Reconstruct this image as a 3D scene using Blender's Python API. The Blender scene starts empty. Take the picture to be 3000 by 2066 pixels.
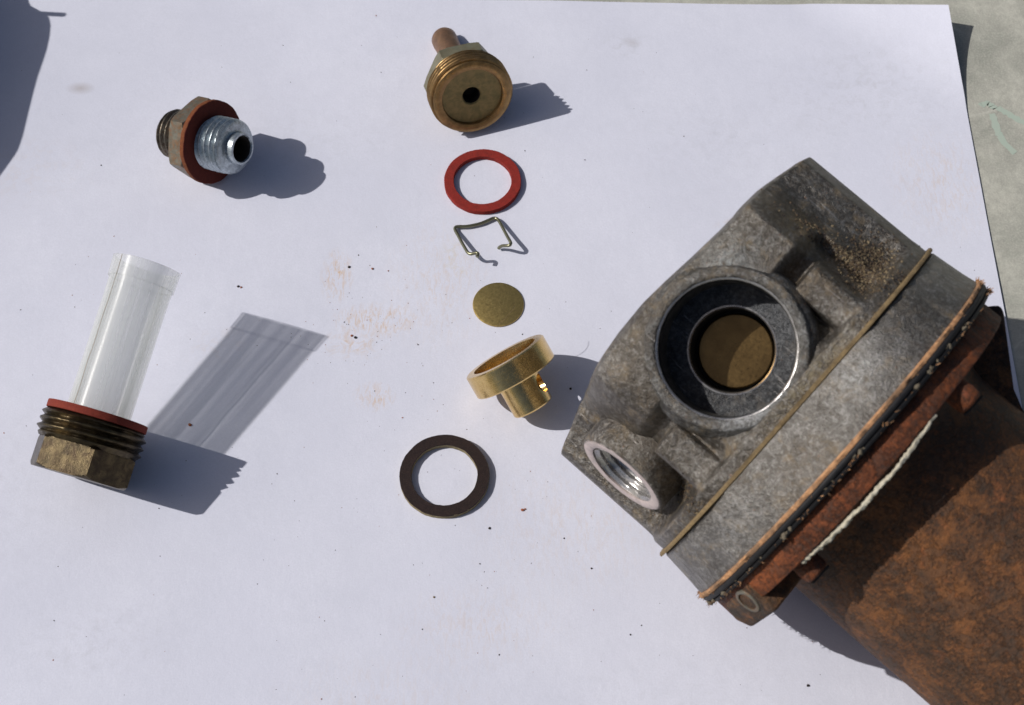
import bpy, bmesh, math, random
import numpy as np
from mathutils import Vector, Matrix, noise
random.seed(7)
S = 0.001                      # everything below is written in millimetres
R = math.radians
sc = bpy.context.scene
C = sc.collection

# ------------------------------------------------------------------ camera, sky, sun
PITCH = R(60.7)
cam_pos = Vector((0, -400*math.cos(PITCH), 400*math.sin(PITCH)))
cd = bpy.data.cameras.new('camera'); cam = bpy.data.objects.new('camera', cd); C.objects.link(cam)
cam.location = cam_pos*S
cam.rotation_euler = (R(90)-PITCH, 0, 0)
cd.sensor_width = 36; cd.lens = 52.8
cd.clip_start = 0.01; cd.clip_end = 100
cd.dof.use_dof = True; cd.dof.focus_distance = 0.392; cd.dof.aperture_fstop = 30
sc.camera = cam

SUN_AZ, SUN_EL = R(1.2), R(42.3)     # light travels towards +X, a touch towards the viewer
sun_dir = Vector((-math.cos(SUN_EL)*math.cos(SUN_AZ), math.cos(SUN_EL)*math.sin(SUN_AZ), math.sin(SUN_EL)))
w = bpy.data.worlds.new('World'); sc.world = w; w.use_nodes = True
nt = w.node_tree; nt.nodes.clear()
sky = nt.nodes.new('ShaderNodeTexSky'); sky.sky_type = 'NISHITA'; sky.sun_disc = False
sky.sun_elevation = SUN_EL; sky.sun_rotation = R(271.2); sky.altitude = 100; sky.dust_density = 3.0; sky.ozone_density = 0.5; sky.air_density = 0.8
bg = nt.nodes.new('ShaderNodeBackground'); bg.inputs[1].default_value = 0.052
wo = nt.nodes.new('ShaderNodeOutputWorld')
nt.links.new(sky.outputs[0], bg.inputs[0]); nt.links.new(bg.outputs[0], wo.inputs[0])
sd = bpy.data.lights.new('sun', 'SUN'); sd.energy = 3.3; sd.angle = R(0.53); sd.color = (1.0, 0.955, 0.9)
sun = bpy.data.objects.new('sun', sd); C.objects.link(sun)
sun.rotation_euler = (-sun_dir).to_track_quat('-Z', 'Y').to_euler()
sc.view_settings.view_transform = 'Standard'; sc.view_settings.look = 'None'
sc.view_settings.exposure = 0.05; sc.view_settings.gamma = 1.0
sc.render.engine = 'CYCLES'
sc.cycles.max_bounces = 8; sc.cycles.transparent_max_bounces = 12

# ------------------------------------------------------------------ material helpers
class M:
    def __init__(s, name, **kw):
        s.m = bpy.data.materials.new(name); s.m.use_nodes = True
        s.t = s.m.node_tree; s.t.nodes.clear()
        s.out = s.n('ShaderNodeOutputMaterial')
        s.b = s.n('ShaderNodeBsdfPrincipled')
        s.l(s.b.outputs[0], s.out.inputs[0])
        tc = s.n('ShaderNodeTexCoord'); mp = s.n('ShaderNodeMapping')
        mp.inputs['Scale'].default_value = (1/S,)*3
        s.l(tc.outputs['Object'], mp.inputs[0]); s.co = mp.outputs[0]     # object coordinates in mm
        for k, v in kw.items(): s.set(k, v)
    def n(s, t, **kw):
        x = s.t.nodes.new(t)
        for k, v in kw.items(): setattr(x, k, v)
        return x
    def l(s, a, b): s.t.links.new(a, b)
    def put(s, v, sock):
        if hasattr(v, 'is_linked'): s.l(v, sock)
        else: sock.default_value = v
    def set(s, k, v):
        names = dict(base='Base Color', rough='Roughness', metal='Metallic', spec='Specular IOR Level', aniso='Anisotropic')
        i = s.b.inputs[names.get(k, k)]
        if isinstance(v, tuple) and len(v) == 3: v = (*v, 1)
        s.put(v, i)
    def map(s, scale=(1, 1, 1), loc=(0, 0, 0), rot=(0, 0, 0)):
        x = s.n('ShaderNodeMapping'); x.inputs['Scale'].default_value = scale; x.inputs['Location'].default_value = loc
        x.inputs['Rotation'].default_value = rot
        s.l(s.co, x.inputs[0]); return x.outputs[0]
    def noise(s, size, detail=4, rough=.6, dist=0, co=None):
        x = s.n('ShaderNodeTexNoise'); x.inputs['Scale'].default_value = 1/size; x.inputs['Detail'].default_value = detail
        x.inputs['Roughness'].default_value = rough; x.inputs['Distortion'].default_value = dist
        s.l(co or s.co, x.inputs['Vector']); return x.outputs['Fac']
    def voro(s, size, feature='F1', co=None):
        x = s.n('ShaderNodeTexVoronoi'); x.feature = feature; x.inputs['Scale'].default_value = 1/size
        s.l(co or s.co, x.inputs['Vector']); return x.outputs['Distance']
    def ramp(s, f, *stops):
        x = s.n('ShaderNodeValToRGB'); e = x.color_ramp.elements
        while len(e) < len(stops): e.new(.5)
        for i, (p, c) in enumerate(stops):
            e[i].position = p; c = (c, c, c) if isinstance(c, (int, float)) else c; e[i].color = (*c, 1)
        s.l(f, x.inputs[0]); return x.outputs[0]
    def mix(s, f, a, b, mode='MIX'):
        x = s.n('ShaderNodeMix', data_type='RGBA', blend_type=mode)
        s.put(f, x.inputs[0])
        for v, i in ((a, 6), (b, 7)):
            if isinstance(v, tuple) and len(v) == 3: v = (*v, 1)
            s.put(v, x.inputs[i])
        return x.outputs[2]
    def math(s, op, a, b=0., c=0.):
        x = s.n('ShaderNodeMath', operation=op); s.put(a, x.inputs[0]); s.put(b, x.inputs[1])
        if op in ('MULTIPLY_ADD',): s.put(c, x.inputs[2])
        return x.outputs[0]
    def bump(s, h, dist_mm, strength=1.):
        x = s.n('ShaderNodeBump'); x.inputs['Distance'].default_value = dist_mm*S; x.inputs['Strength'].default_value = strength
        s.l(h, x.inputs['Height']); s.l(x.outputs[0], s.b.inputs['Normal']); return x
    def spot(s, x0, y0, rx, ry, soft=1.0):
        """round mask (1 inside) about a point of the object's own x/y plane, in mm"""
        mp = s.n('ShaderNodeMapping', vector_type='TEXTURE'); mp.inputs['Location'].default_value = (x0, y0, 0)
        mp.inputs['Scale'].default_value = (rx, ry, 1e3); s.l(s.co, mp.inputs[0])
        ln = s.n('ShaderNodeVectorMath', operation='LENGTH'); s.l(mp.outputs[0], ln.inputs[0])
        return s.ramp(ln.outputs['Value'], (max(0, 1-soft), 1.), (1., 0.))

# paper
def mat_paper():
    m = M('white_paper', rough=.85, spec=.2)
    big = m.noise(38, 4, .55); mid = m.noise(6, 4, .6); fine = m.noise(.45, 2, .6)
    col = m.mix(m.ramp(big, (.35, 0.), (.68, 1.)), (.672, .690, .805), (.722, .740, .85))
    col = m.mix(m.ramp(mid, (.40, 0.), (.75, .5)), col, (.635, .655, .76))
    col = m.mix(m.ramp(fine, (.3, .0), (.8, .55)), col, (.60, .62, .72))
    st = m.ramp(m.noise(1.6, 5, .7, .8, m.map((1.5, .45, 1), rot=(0, 0, .35))), (.47, 0.), (.64, 1.))
    st2 = m.ramp(m.noise(3.0, 4, .7, .8), (.48, 0.), (.72, 1.))
    tan = (.62, .42, .24); gry = (.40, .40, .42)
    for x0, y0, rx, ry, amt, c, mask in [
        (-48, 24, 4, 8, .8, tan, st), (-37, 10, 10, 5, .75, tan, st), (-42, 3, 8, 5, .6, tan, st2), (-36, -13, 5, 4, .6, tan, st),
        (-15, 30, 5, 7, .55, (.6, .52, .36), st2), (63, 39, 6, 4, .8, (.58, .40, .27), st2), (-20, 22, 14, 20, .35, tan, st),
        (-8, -76, 20, 10, .3, tan, st), (105, 90, 30, 20, .35, gry, st2), (35, 106, 9, 5, .4, gry, st2), (122, 55, 14, 18, .4, tan, st),
        (-78, 2, 10, 7, .25, tan, st2), (-100, -80, 20, 10, .35, gry, st2), (15, -50, 25, 18, .25, tan, st), (-140, 60, 20, 12, .2, tan, st2), (-60, 70, 30, 16, .22, gry, st2), (60, 70, 34, 18, .2, gry, st2), (-130, -40, 16, 26, .22, gry, st2), (40, -95, 40, 14, .2, gry, st2), (-30, -95, 26, 12, .2, tan, st)]:
        f = m.math('MULTIPLY', m.spot(x0, y0, rx*1.25, ry*1.25), m.math('MULTIPLY', mask, min(1, amt*(1.4 if amt > .5 else .8))))
        col = m.mix(f, col, c)
    col = m.mix(m.math('MULTIPLY', m.spot(-127.5, 89.5, 4.6, 2.6), .62), col, (.38, .34, .33))
    col = m.mix(m.math('MULTIPLY', m.spot(36, 107, 3.6, 2.4), .35), col, (.4, .38, .38))
    m.set('base', col)
    h = m.math('ADD', m.math('MULTIPLY', m.noise(.35, 3, .7), .5), m.math('MULTIPLY', m.noise(2.2, 4, .6), 1.4))
    m.bump(h, .10, .5)
    return m.m

def mat_ground():
    m = M('worn_grey_green_board', rough=.8, spec=.25)
    a = m.noise(16, 6, .65, .6); b = m.noise(2.2, 5, .7); c = m.noise(.6, 3, .6)
    col = m.mix(m.ramp(a, (.36, 0.), (.64, 1.)), (.30, .31, .27), (.52, .52, .455))
    col = m.mix(m.ramp(b, (.35, 0.), (.72, .8)), col, (.34, .335, .30))
    col = m.mix(m.math('MULTIPLY', m.ramp(c, (.45, 0.), (.7, 1.)), .35), col, (.60, .60, .53))
    wv = m.map((1, 1, 1), rot=(0, 0, .5))
    v = m.voro(46, 'DISTANCE_TO_EDGE', m_warp(m, wv, 3))
    line = m.math('MULTIPLY', m.ramp(v, (.0, 1.), (.012, 0.)), m.ramp(m.noise(12, 2), (.42, 0.), (.6, 1.)))
    col = m.mix(m.math('MULTIPLY', line, .3), col, (.68, .68, .61))
    m.set('base', col); m.bump(m.math('ADD', b, m.math('MULTIPLY', c, .4)), .25, .6)
    return m.m
def m_warp(m, co, amt):
    n = m.n('ShaderNodeTexNoise'); n.inputs['Scale'].default_value = 1/9; m.l(co, n.inputs['Vector'])
    x = m.n('ShaderNodeVectorMath', operation='SCALE'); m.l(n.outputs['Color'], x.inputs[0]); x.inputs['Scale'].default_value = amt
    y = m.n('ShaderNodeVectorMath', operation='ADD'); m.l(co, y.inputs[0]); m.l(x.outputs[0], y.inputs[1]); return y.outputs[0]

def mat_alloy(name='cast_alloy', lo=(.075, .064, .052), mid=(.19, .175, .155), hi=(.58, .565, .54), grime=.85, stains=()):
    m = M(name, metal=.8, spec=.5)
    a = m.noise(11, 4, .55, .3); b = m.noise(1.1, 6, .75); c = m.noise(.42, 3, .7)
    col = m.mix(m.math('MULTIPLY', m.ramp(a, (.34, 0.), (.62, 1.)), .85), mid, lo)
    col = m.mix(m.ramp(b, (.46, 0.), (.76, .8)), col, hi)
    col = m.mix(m.math('MULTIPLY', m.ramp(c, (.38, 1.), (.52, 0.)), .6), col, lo)
    g = m.ramp(m.noise(5, 7, .78, .4, m.map(loc=(31, 7, 3))), (.52, 0.), (.66, 1.))
    gc = m.mix(m.noise(.6, 3, .7), (.11, .075, .036), (.30, .215, .105)); dirty = g
    col = m.mix(m.math('MULTIPLY', g, grime*.85), col, gc)
    k = m.ramp(m.noise(3.2, 6, .7, .2, m.map(loc=(77, 1, 30))), (.50, 0.), (.62, 1.)); col = m.mix(m.math('MULTIPLY', k, .55*grime), col, (.075, .062, .05))
    o = m.math('MULTIPLY', m.ramp(m.noise(1.0, 3, .6, 0, m.map(loc=(5, 50, 9))), (.68, 0.), (.73, 1.)), .6*grime)
    col = m.mix(o, col, (.32, .13, .05))
    # pale scratches
    sc1 = m.noise(1, 2, .5, .0, m.map((.12, 2.6, 1.2), rot=(0, 0, .5))); col = m.mix(m.math('MULTIPLY', m.ramp(sc1, (.66, 0.), (.70, 1.)), .5), col, (.48, .47, .46))
    sp = m.ramp(m.noise(1.1, 5, .75, .5, m.map(loc=(2, 9, 1))), (.40, 0.), (.60, 1.))
    for x0, y0, rx, ry, amt, cc in stains:
        col = m.mix(m.math('MULTIPLY', m.spot(x0, y0, rx, ry), m.math('MULTIPLY', sp, amt)), col, cc)
    m.set('base', col); m.set('rough', m.ramp(b, (.3, .28), (.8, .56)))
    m.set('metal', m.ramp(dirty, (0., .82), (.8, .15)))
    h = m.math('ADD', m.math('MULTIPLY', b, .8), m.math('MULTIPLY', m.noise(.32, 2, .6), .5))
    m.bump(h, .5, .9)
    return m.m

def mat_bright_alloy():
    m = M('machined_alloy', metal=.85, base=(.55, .55, .56))
    m.set('rough', m.ramp(m.noise(.8, 3), (.3, .22), (.8, .42)))
    m.set('base', m.mix(m.noise(2.2, 4, .7), (.62, .61, .61), (.34, .33, .32)))
    m.bump(m.noise(.4, 3), .06, .5)
    return m.m

def mat_pink_face():
    m = M('worn_inlet_face', metal=.25, rough=.5, spec=.4)
    m.set('base', m.mix(m.ramp(m.noise(1.6, 5, .7), (.35, 0.), (.7, 1.)), (.62, .52, .50), (.40, .35, .33)))
    m.bump(m.noise(.5, 3), .08, .5)
    return m.m

def mat_rust(name='rusty_steel', dark=.5, streak=True, tint=None):
    m = M(name, metal=.0, spec=.3)
    co = m.map((1.6, .8, .8)) if streak else m.co
    a = m.noise(7, 7, .75, .1); b = m.noise(.95, 6, .75, 0, co); c = m.noise(.42, 3, .7, 0, co)
    col = m.ramp(b, (.30, (.038, .028, .022)), (.46, (.095, .050, .028)), (.58, (.17, .080, .036)), (.72, (.28, .145, .07)))
    col = m.mix(m.math('MULTIPLY', m.ramp(a, (.42, 0.), (.58, 1.)), dark), col, (.045, .038, .032))
    a2 = m.noise(12, 7, .75, 0, m.map(loc=(70, 2, 6))); col = m.mix(m.math('MULTIPLY', m.ramp(a2, (.48, 0.), (.60, 1.)), .7), col, m.mix(b, (.10, .05, .022), (.42, .19, .065)))
    f = m.math('MULTIPLY', m.ramp(m.noise(3.0, 5, .7, .3, m.map(loc=(9, 4, 40))), (.58, 0.), (.70, 1.)), .6)
    col = m.mix(f, col, (.34, .13, .05))
    col = m.mix(m.math('MULTIPLY', m.ramp(c, (.58, 0.), (.75, 1.)), .5), col, (.26, .20, .13))
    m.set('base', col); m.set('rough', m.ramp(b, (.3, .5), (.8, .85)))
    if tint: col = m.mix(1.0, col, tint, 'MULTIPLY')
    fl = m.ramp(m.noise(4, 7, .78, .2, m.map(loc=(12, 5, 8))), (.50, 0.), (.53, 1.)); col = m.mix(m.math('MULTIPLY', fl, .35), col, (.05, .042, .036)); m.set('base', col)
    m.bump(m.math('ADD', m.math('ADD', b, m.math('MULTIPLY', fl, .55)), m.math('MULTIPLY', c, .6)), .55, .9)
    return m.m

def mat_brass(name, c1, c2, rough=(.2, .4), noise_mm=2, bump=.03, metal=1.0, dirt=0., dirtc=(.05, .035, .02), turned=0.):
    m = M(name, metal=metal)
    n = m.noise(noise_mm, 5, .65)
    col = m.mix(m.ramp(n, (.35, 0.), (.68, 1.)), c1, c2)
    if dirt:
        d = m.ramp(m.noise(noise_mm*.8, 5, .7, .6, m.map(loc=(20, 3, 11))), (.44, 0.), (.62, 1.))
        col = m.mix(m.math('MULTIPLY', d, dirt), col, dirtc)
    m.set('base', col); m.set('rough', m.ramp(m.noise(.7, 4, .7), (.3, rough[0]), (.75, rough[1])))
    h = m.noise(.3, 3, .7)
    if turned: h = m.math('ADD', h, m.math('MULTIPLY', m.noise(1, 2, .6, 0, m.map((.04, .04, 5.))), turned))
    m.bump(h, bump, .6)
    return m.m

def mat_fibre(name, c1, c2, c3=None, rough=.85):
    m = M(name, rough=rough, spec=.25)
    col = m.mix(m.ramp(m.noise(1.1, 5, .7), (.35, 0.), (.68, 1.)), c1, c2)
    col = m.mix(m.math('MULTIPLY', m.ramp(m.noise(.25, 2, .6), (.5, 0.), (.75, 1.)), .5), col, c3 or c2)
    m.set('base', col); m.bump(m.noise(.22, 3, .7), .10, .7)
    return m.m

def mat_cloth():
    m = M('frayed_orange_fabric', rough=.9, spec=.2)
    col = m.mix(m.ramp(m.noise(.9, 5, .75), (.36, 0.), (.66, 1.)), (.58, .33, .17), (.30, .15, .075))
    col = m.mix(m.ramp(m.noise(4.5, 4, .7, 0, m.map(loc=(3, 8, 1))), (.44, 0.), (.60, .9)), col, (.17, .11, .07))
    m.set('base', col); m.bump(m.noise(.22, 3, .7), .12, .8); return m.m

def mat_strainer(clear):
    m = M('clear_plastic_rib' if clear else 'milky_mesh_plastic', rough=.25, spec=.5)
    if clear:
        m.set('base', (.72, .82, .88))
    else:
        wv = m.n('ShaderNodeTexWave', wave_type='BANDS', bands_direction='DIAGONAL'); wv.inputs['Scale'].default_value = .95
        m.l(m.co, wv.inputs['Vector'])
        m.set('base', m.mix(m.math('MULTIPLY', wv.outputs['Fac'], .25), m.mix(m.noise(5, 4), (.93, .95, .95), (.84, .88, .90)), (.68, .72, .76)))
    tl = m.n('ShaderNodeBsdfTranslucent'); tl.inputs[0].default_value = (.82, .84, .84, 1)
    tr = m.n('ShaderNodeBsdfTransparent'); tr.inputs[0].default_value = (.97, .97, .96, 1)
    a = m.n('ShaderNodeMixShader'); a.inputs[0].default_value = .35
    m.l(m.b.outputs[0], a.inputs[1]); m.l(tl.outputs[0], a.inputs[2])
    b = m.n('ShaderNodeMixShader')
    st = m.noise(2.0, 2, .5, 0, m.map((1, 1, .03))); m.l(m.ramp(st, (.36, .66), (.52, .72), (.64, .82)) if not clear else m.ramp(st, (.3, .90), (.6, .98)), b.inputs[0])
    m.l(a.outputs[0], b.inputs[1]); m.l(tr.outputs[0], b.inputs[2]); m.l(b.outputs[0], m.out.inputs[0])
    if not clear: m.bump(m.noise(.5, 2), .05, .5)
    return m.m

def simple(name, base, rough=.6, metal=0., spec=.4, n=None, bump=None):
    m = M(name, rough=rough, metal=metal, spec=spec, base=base)
    if n: m.set('base', m.mix(m.noise(n[0], 4, .65), base, n[1]))
    if bump: m.bump(m.noise(bump[0], 4, .7), bump[1], .7)
    return m.m

MAT = dict(
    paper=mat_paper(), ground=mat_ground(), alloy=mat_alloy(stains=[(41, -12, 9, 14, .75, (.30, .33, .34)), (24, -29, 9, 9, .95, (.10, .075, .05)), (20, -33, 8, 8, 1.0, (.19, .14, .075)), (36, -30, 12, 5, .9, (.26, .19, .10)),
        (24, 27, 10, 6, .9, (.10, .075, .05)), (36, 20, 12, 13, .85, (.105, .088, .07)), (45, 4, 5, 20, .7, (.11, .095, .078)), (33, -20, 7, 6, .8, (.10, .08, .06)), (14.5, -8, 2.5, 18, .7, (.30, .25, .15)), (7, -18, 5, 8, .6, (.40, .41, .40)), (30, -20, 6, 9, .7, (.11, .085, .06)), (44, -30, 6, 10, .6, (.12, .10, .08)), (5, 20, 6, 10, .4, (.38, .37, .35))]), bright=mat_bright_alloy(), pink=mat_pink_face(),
    rust=mat_rust(tint=(1.08, .94, .84)), rust_plate=mat_rust('red_rusty_plate', .12, False, (1.25, .78, .64)),
    brass=mat_brass('polished_brass', (.72, .50, .20), (.80, .58, .26), (.15, .34), 2.2, .03, 1.0, .30, (.42, .27, .10), 1.2),
    disc=mat_brass('dull_brass_sheet', (.52, .38, .13), (.60, .45, .17), (.28, .44), .7, .04, .88, .35, (.30, .19, .08)),
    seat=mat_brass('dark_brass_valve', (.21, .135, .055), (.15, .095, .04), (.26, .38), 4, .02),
    union=mat_brass('tarnished_brass', (.40, .25, .105), (.24, .15, .07), (.30, .5), 3, .05, .9, .45, (.13, .09, .04)),
    union_face=mat_brass('greenish_brass_face', (.30, .22, .09), (.22, .17, .07), (.45, .6), 3, .05, .6, .5, (.11, .11, .045)),
    union_hex=mat_brass('grey_green_tarnish', (.26, .24, .16), (.18, .15, .09), (.4, .55), 3, .05, .6, .5, (.20, .22, .17)),
    copper=mat_brass('brown_copper_pipe', (.30, .17, .10), (.20, .12, .08), (.4, .55), 3, .04, .7, .3),
    plug=mat_brass('blackened_brass', (.13, .10, .055), (.045, .036, .024), (.24, .5), 3.5, .09, .92, .85, (.045, .032, .022)),
    zinc=mat_brass('zinc_plating', (.52, .58, .62), (.36, .41, .45), (.24, .42), 1.2, .06, .8, .45, (.13, .15, .155)),
    steel=mat_brass('dark_worn_steel', (.22, .20, .16), (.12, .10, .08), (.28, .5), 1.8, .07, .8, .6, (.08, .04, .022)),
    hexs=mat_brass('scuffed_hexagon_steel', (.22, .215, .18), (.13, .115, .085), (.35, .6), 1.8, .07, .6, .55, (.26, .11, .035)),
    wire=mat_brass('olive_spring_wire', (.26, .26, .17), (.20, .19, .13), (.28, .42), 2, .02, .85),
    red=mat_fibre('red_fibre', (.26, .022, .017), (.17, .018, .015), (.36, .06, .035)),
    red_dark=mat_fibre('dark_red_fibre', (.21, .035, .022), (.15, .024, .018), (.30, .07, .03)),
    red_rusty=mat_fibre('rust_stained_red_fibre', (.12, .020, .014), (.085, .016, .012), (.20, .05, .02)),
    dark=mat_fibre('dark_brown_fibre', (.015, .009, .009), (.026, .014, .013), (.07, .05, .038), .5),
    straw=mat_fibre('straw_fibre_edge', (.30, .25, .14), (.18, .14, .08)),
    gasket=mat_fibre('tan_gasket', (.24, .17, .085), (.12, .085, .05), (.36, .28, .14)),
    cloth=mat_cloth(),
    rubber=simple('black_rubber', (.010, .010, .012), .6, 0, .25, (2, (.028, .028, .03)), (1.2, .12)),
    bead=simple('crusty_sealant', (.22, .19, .14), .8, 0, .3, (.8, (.10, .08, .055)), (.5, .2)),
    white=simple('white_sealant', (.62, .60, .52), .7, 0, .4, (1.5, (.40, .34, .22)), (.6, .3)),
    black=simple('soot_crumb', (.03, .022, .02), .8), orange=simple('rust_crumb', (.28, .09, .04), .8),
    sand=simple('gritty_dirt', (.14, .10, .06), .9, 0, .2, (.8, (.07, .05, .035))),
    sand2=simple("pale_grit", (.21, .165, .10), .9), green=simple('green_paint', (.37, .47, .40), .8, 0, .2, (2, (.44, .48, .42))),
    blocker=simple('dark_blocker', (.03, .03, .035), .9), hole=simple('dark_bore', (.02, .015, .012), .6),  # first entry: plain dark colour of the added shadow caster
    pitw=mat_alloy('dirty_casting', (.05, .04, .035), (.12, .10, .085), (.25, .22, .18), 1.2),
)

# ------------------------------------------------------------------ object helpers
def finish(name, verts, faces, mat, parent=None, angle=32, smooth=True, fmat=None):
    me = bpy.data.meshes.new(name)
    me.from_pydata([(v[0]*S, v[1]*S, v[2]*S) for v in verts], [], faces)
    if isinstance(mat, (list, tuple)):
        for k in mat: me.materials.append(MAT[k])
        if fmat is not None: me.polygons.foreach_set('material_index', fmat)
    else: me.materials.append(MAT[mat])
    me.validate()
    bm = bmesh.new(); bm.from_mesh(me); bmesh.ops.recalc_face_normals(bm, faces=bm.faces); bm.to_mesh(me); bm.free()
    if smooth:
        me.polygons.foreach_set('use_smooth', [True]*len(me.polygons))
        me.set_sharp_from_angle(angle=R(angle))
    o = bpy.data.objects.new(name, me); C.objects.link(o)
    if parent: o.parent = parent
    return o
def thing(name, label, cat, loc=(0, 0, 0), rot=None):
    o = bpy.data.objects.new(name, None); C.objects.link(o); o.empty_display_size = .005
    mw = (rot.to_4x4() if rot else Matrix.Identity(4)); mw.translation = Vector(loc)*S
    o.matrix_world = mw; o['label'] = label; o['category'] = cat
    return o
def tag(o, label, cat): o['label'] = label; o['category'] = cat; return o
def axes(a, up=(0, 0, 1)):
    """rotation whose local Z is a, local Y the up-most direction across it, local X level"""
    a = Vector(a).normalized(); x = a.cross(Vector(up)).normalized(); y = a.cross(x)*-1
    y = x.cross(a) if False else a.cross(x)
    if y.z < 0: y = -y; x = -x
    return Matrix((x, y, a)).transposed()

def surf(nu, nv, f, closed_u=True, faces=None, verts=None, skip=None):
    """grid u (round) x v (along)"""
    vs = verts if verts is not None else []; fs = faces if faces is not None else []
    b = len(vs)
    for j in range(nv):
        for i in range(nu): vs.append(f(i, j))
    for j in range(nv-1):
        for i in range(nu if closed_u else nu-1):
            i2 = (i+1) % nu
            if skip and skip(i, j): continue
            fs.append((b+j*nu+i, b+j*nu+i2, b+(j+1)*nu+i2, b+(j+1)*nu+i))
    return vs, fs
def lathe(name, prof, mat, parent, seg=96, rfun=None, fr=None, angle=32, closed=True, caps=True, **kw):
    """prof: (r, z) list round local Z; rfun(theta, r, z) -> r ; fr: optional Matrix frame"""
    def f(i, j):
        th = 2*math.pi*i/seg; r, z = prof[j % len(prof)]
        if rfun:
            q = rfun(th, r, z)
            if isinstance(q, tuple): r, z = q
            else: r = q
        p = Vector((r*math.cos(th), r*math.sin(th), z))
        return fr @ p if fr else p
    vs, fs = surf(seg, len(prof), f)
    if closed:      # join last profile ring with the first
        n = len(prof)
        for i in range(seg): i2 = (i+1) % seg; fs.append(((n-1)*seg+i, (n-1)*seg+i2, i2, i))
    elif caps:
        n = len(prof)
        if prof[0][0] > 0: fs.append(tuple(range(seg)))
        if prof[-1][0] > 0: fs.append(tuple((n-1)*seg+i for i in range(seg)))
    return finish(name, vs, fs, mat, parent, angle, **kw)
def tube(name, pts, rad, mat, parent=None, seg=12, rfun=None, sub=6):
    """smooth tube through the points"""
    P = [Vector(p) for p in pts]; out = []
    for i in range(len(P)-1):
        p0 = P[max(i-1, 0)]; p1 = P[i]; p2 = P[i+1]; p3 = P[min(i+2, len(P)-1)]
        for k in range(sub):
            t = k/sub
            out.append(.5*((2*p1)+(p2-p0)*t+(2*p0-5*p1+4*p2-p3)*t*t+(3*p1-p0-3*p2+p3)*t**3))
    out.append(P[-1]); n = len(out)
    ref = None; vs = []; fs = []
    for j, p in enumerate(out):
        d = (out[min(j+1, n-1)]-out[max(j-1, 0)]).normalized()
        if ref is None: ref = d.orthogonal().normalized()
        ref = (ref-d*ref.dot(d)).normalized(); b = d.cross(ref)
        for i in range(seg):
            th = 2*math.pi*i/seg; r = rad*(rfun(j/(n-1), th) if rfun else 1)
            vs.append(p+ref*math.cos(th)*r+b*math.sin(th)*r)
    for j in range(n-1):
        for i in range(seg):
            i2 = (i+1) % seg; fs.append((j*seg+i, j*seg+i2, (j+1)*seg+i2, (j+1)*seg+i))
    fs.append(tuple(range(seg))); fs.append(tuple((n-1)*seg+i for i in range(seg)))
    return finish(name, vs, fs, mat, parent, 60)
def N(*p, s=1.): return noise.noise(Vector(p)/s)
def hexr(th, rc, roll=0.):
    t = (th-roll) % (math.pi/3)-math.pi/6
    return rc*math.cos(math.pi/6)/math.cos(t)
def hexagon(name, rc, z0, z1, mat, parent, roll=0., bore=0., ch=.9, step=.45):
    """hexagon nut body round local Z with turned (conical) end chamfers"""
    zs = [z0, z0+.12, z0+.3, z0+.5, z0+.75, z0+1.1, z0+1.6, (z0+z1)/2, z1-1.6, z1-1.1, z1-.75, z1-.5, z1-.3, z1-.12, z1]
    def cone(z): return rc*(1-.10*ch)+min(z-z0, z1-z)*1.7
    prof = [(max(bore, .01), z0)]+[(rc, z) for z in zs]+[(max(bore, .01), z1)]
    def rf(th, r, z):
        if r < rc: return r
        return min(hexr(th, rc, roll), cone(z))*(1+.002*N(math.cos(th)*9, math.sin(th)*9, z))
    return lathe(name, prof, mat, parent, 180, rf, angle=22)
def thread(name, r, z0, z1, pitch, depth, mat, parent, bore=0., seg=96, lead=True, rough=.05, seed=0., c0=.8, c1=.8):
    """helical external thread"""
    n = max(8, int((z1-z0)/pitch*10)); prof = [(max(bore, .01), z0)]
    for k in range(n+1): prof.append((r, z0+(z1-z0)*k/n))
    prof.append((max(bore, .01), z1))
    def rf(th, rr, z):
        if rr < r: return rr
        ph = (z/pitch-th/(2*math.pi)) % 1.; tri = abs(ph*2-1)
        x = r-depth*(1-min(1, tri*1.15))
        if c0: x = min(x, r-depth*1.1+(z-z0)*c0)
        if c1: x = min(x, r-depth*1.1+(z1-z)*c1)
        return x+rough*N(math.cos(th)*r+seed, math.sin(th)*r, z*2, s=1.6)
    return lathe(name, prof, mat, parent, seg, rf, angle=50)
def ring(name, ro, ri, h, mat, parent=None, wob=.06, seed=0., z0=0., seg=128, bev=.15, fr=None, edge=None):
    prof = [(ri+bev*.6, z0), (ro-bev, z0), (ro, z0+bev), (ro, z0+h-bev), (ro-bev*.8, z0+h), (ri+bev*.6, z0+h), (ri, z0+h-bev*.6), (ri, z0+bev*.6)]
    def rf(th, r, z):
        return r+wob*N(math.cos(th)*8+seed, math.sin(th)*8, 0, s=3.)+wob*.7*N(math.cos(th)*r+seed, math.sin(th)*r, 3, s=.8)
    kw = {}
    if edge:
        o_ = lathe(name, prof, [mat, edge], parent, seg, rf, fr, 40)
        for p in o_.data.polygons:
            nz = abs((fr.inverted().to_3x3() @ p.normal).z if fr else p.normal.z)
            if nz < .6: p.material_index = 1
        return o_
    return lathe(name, prof, mat, parent, seg, rf, fr, 40)

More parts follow.
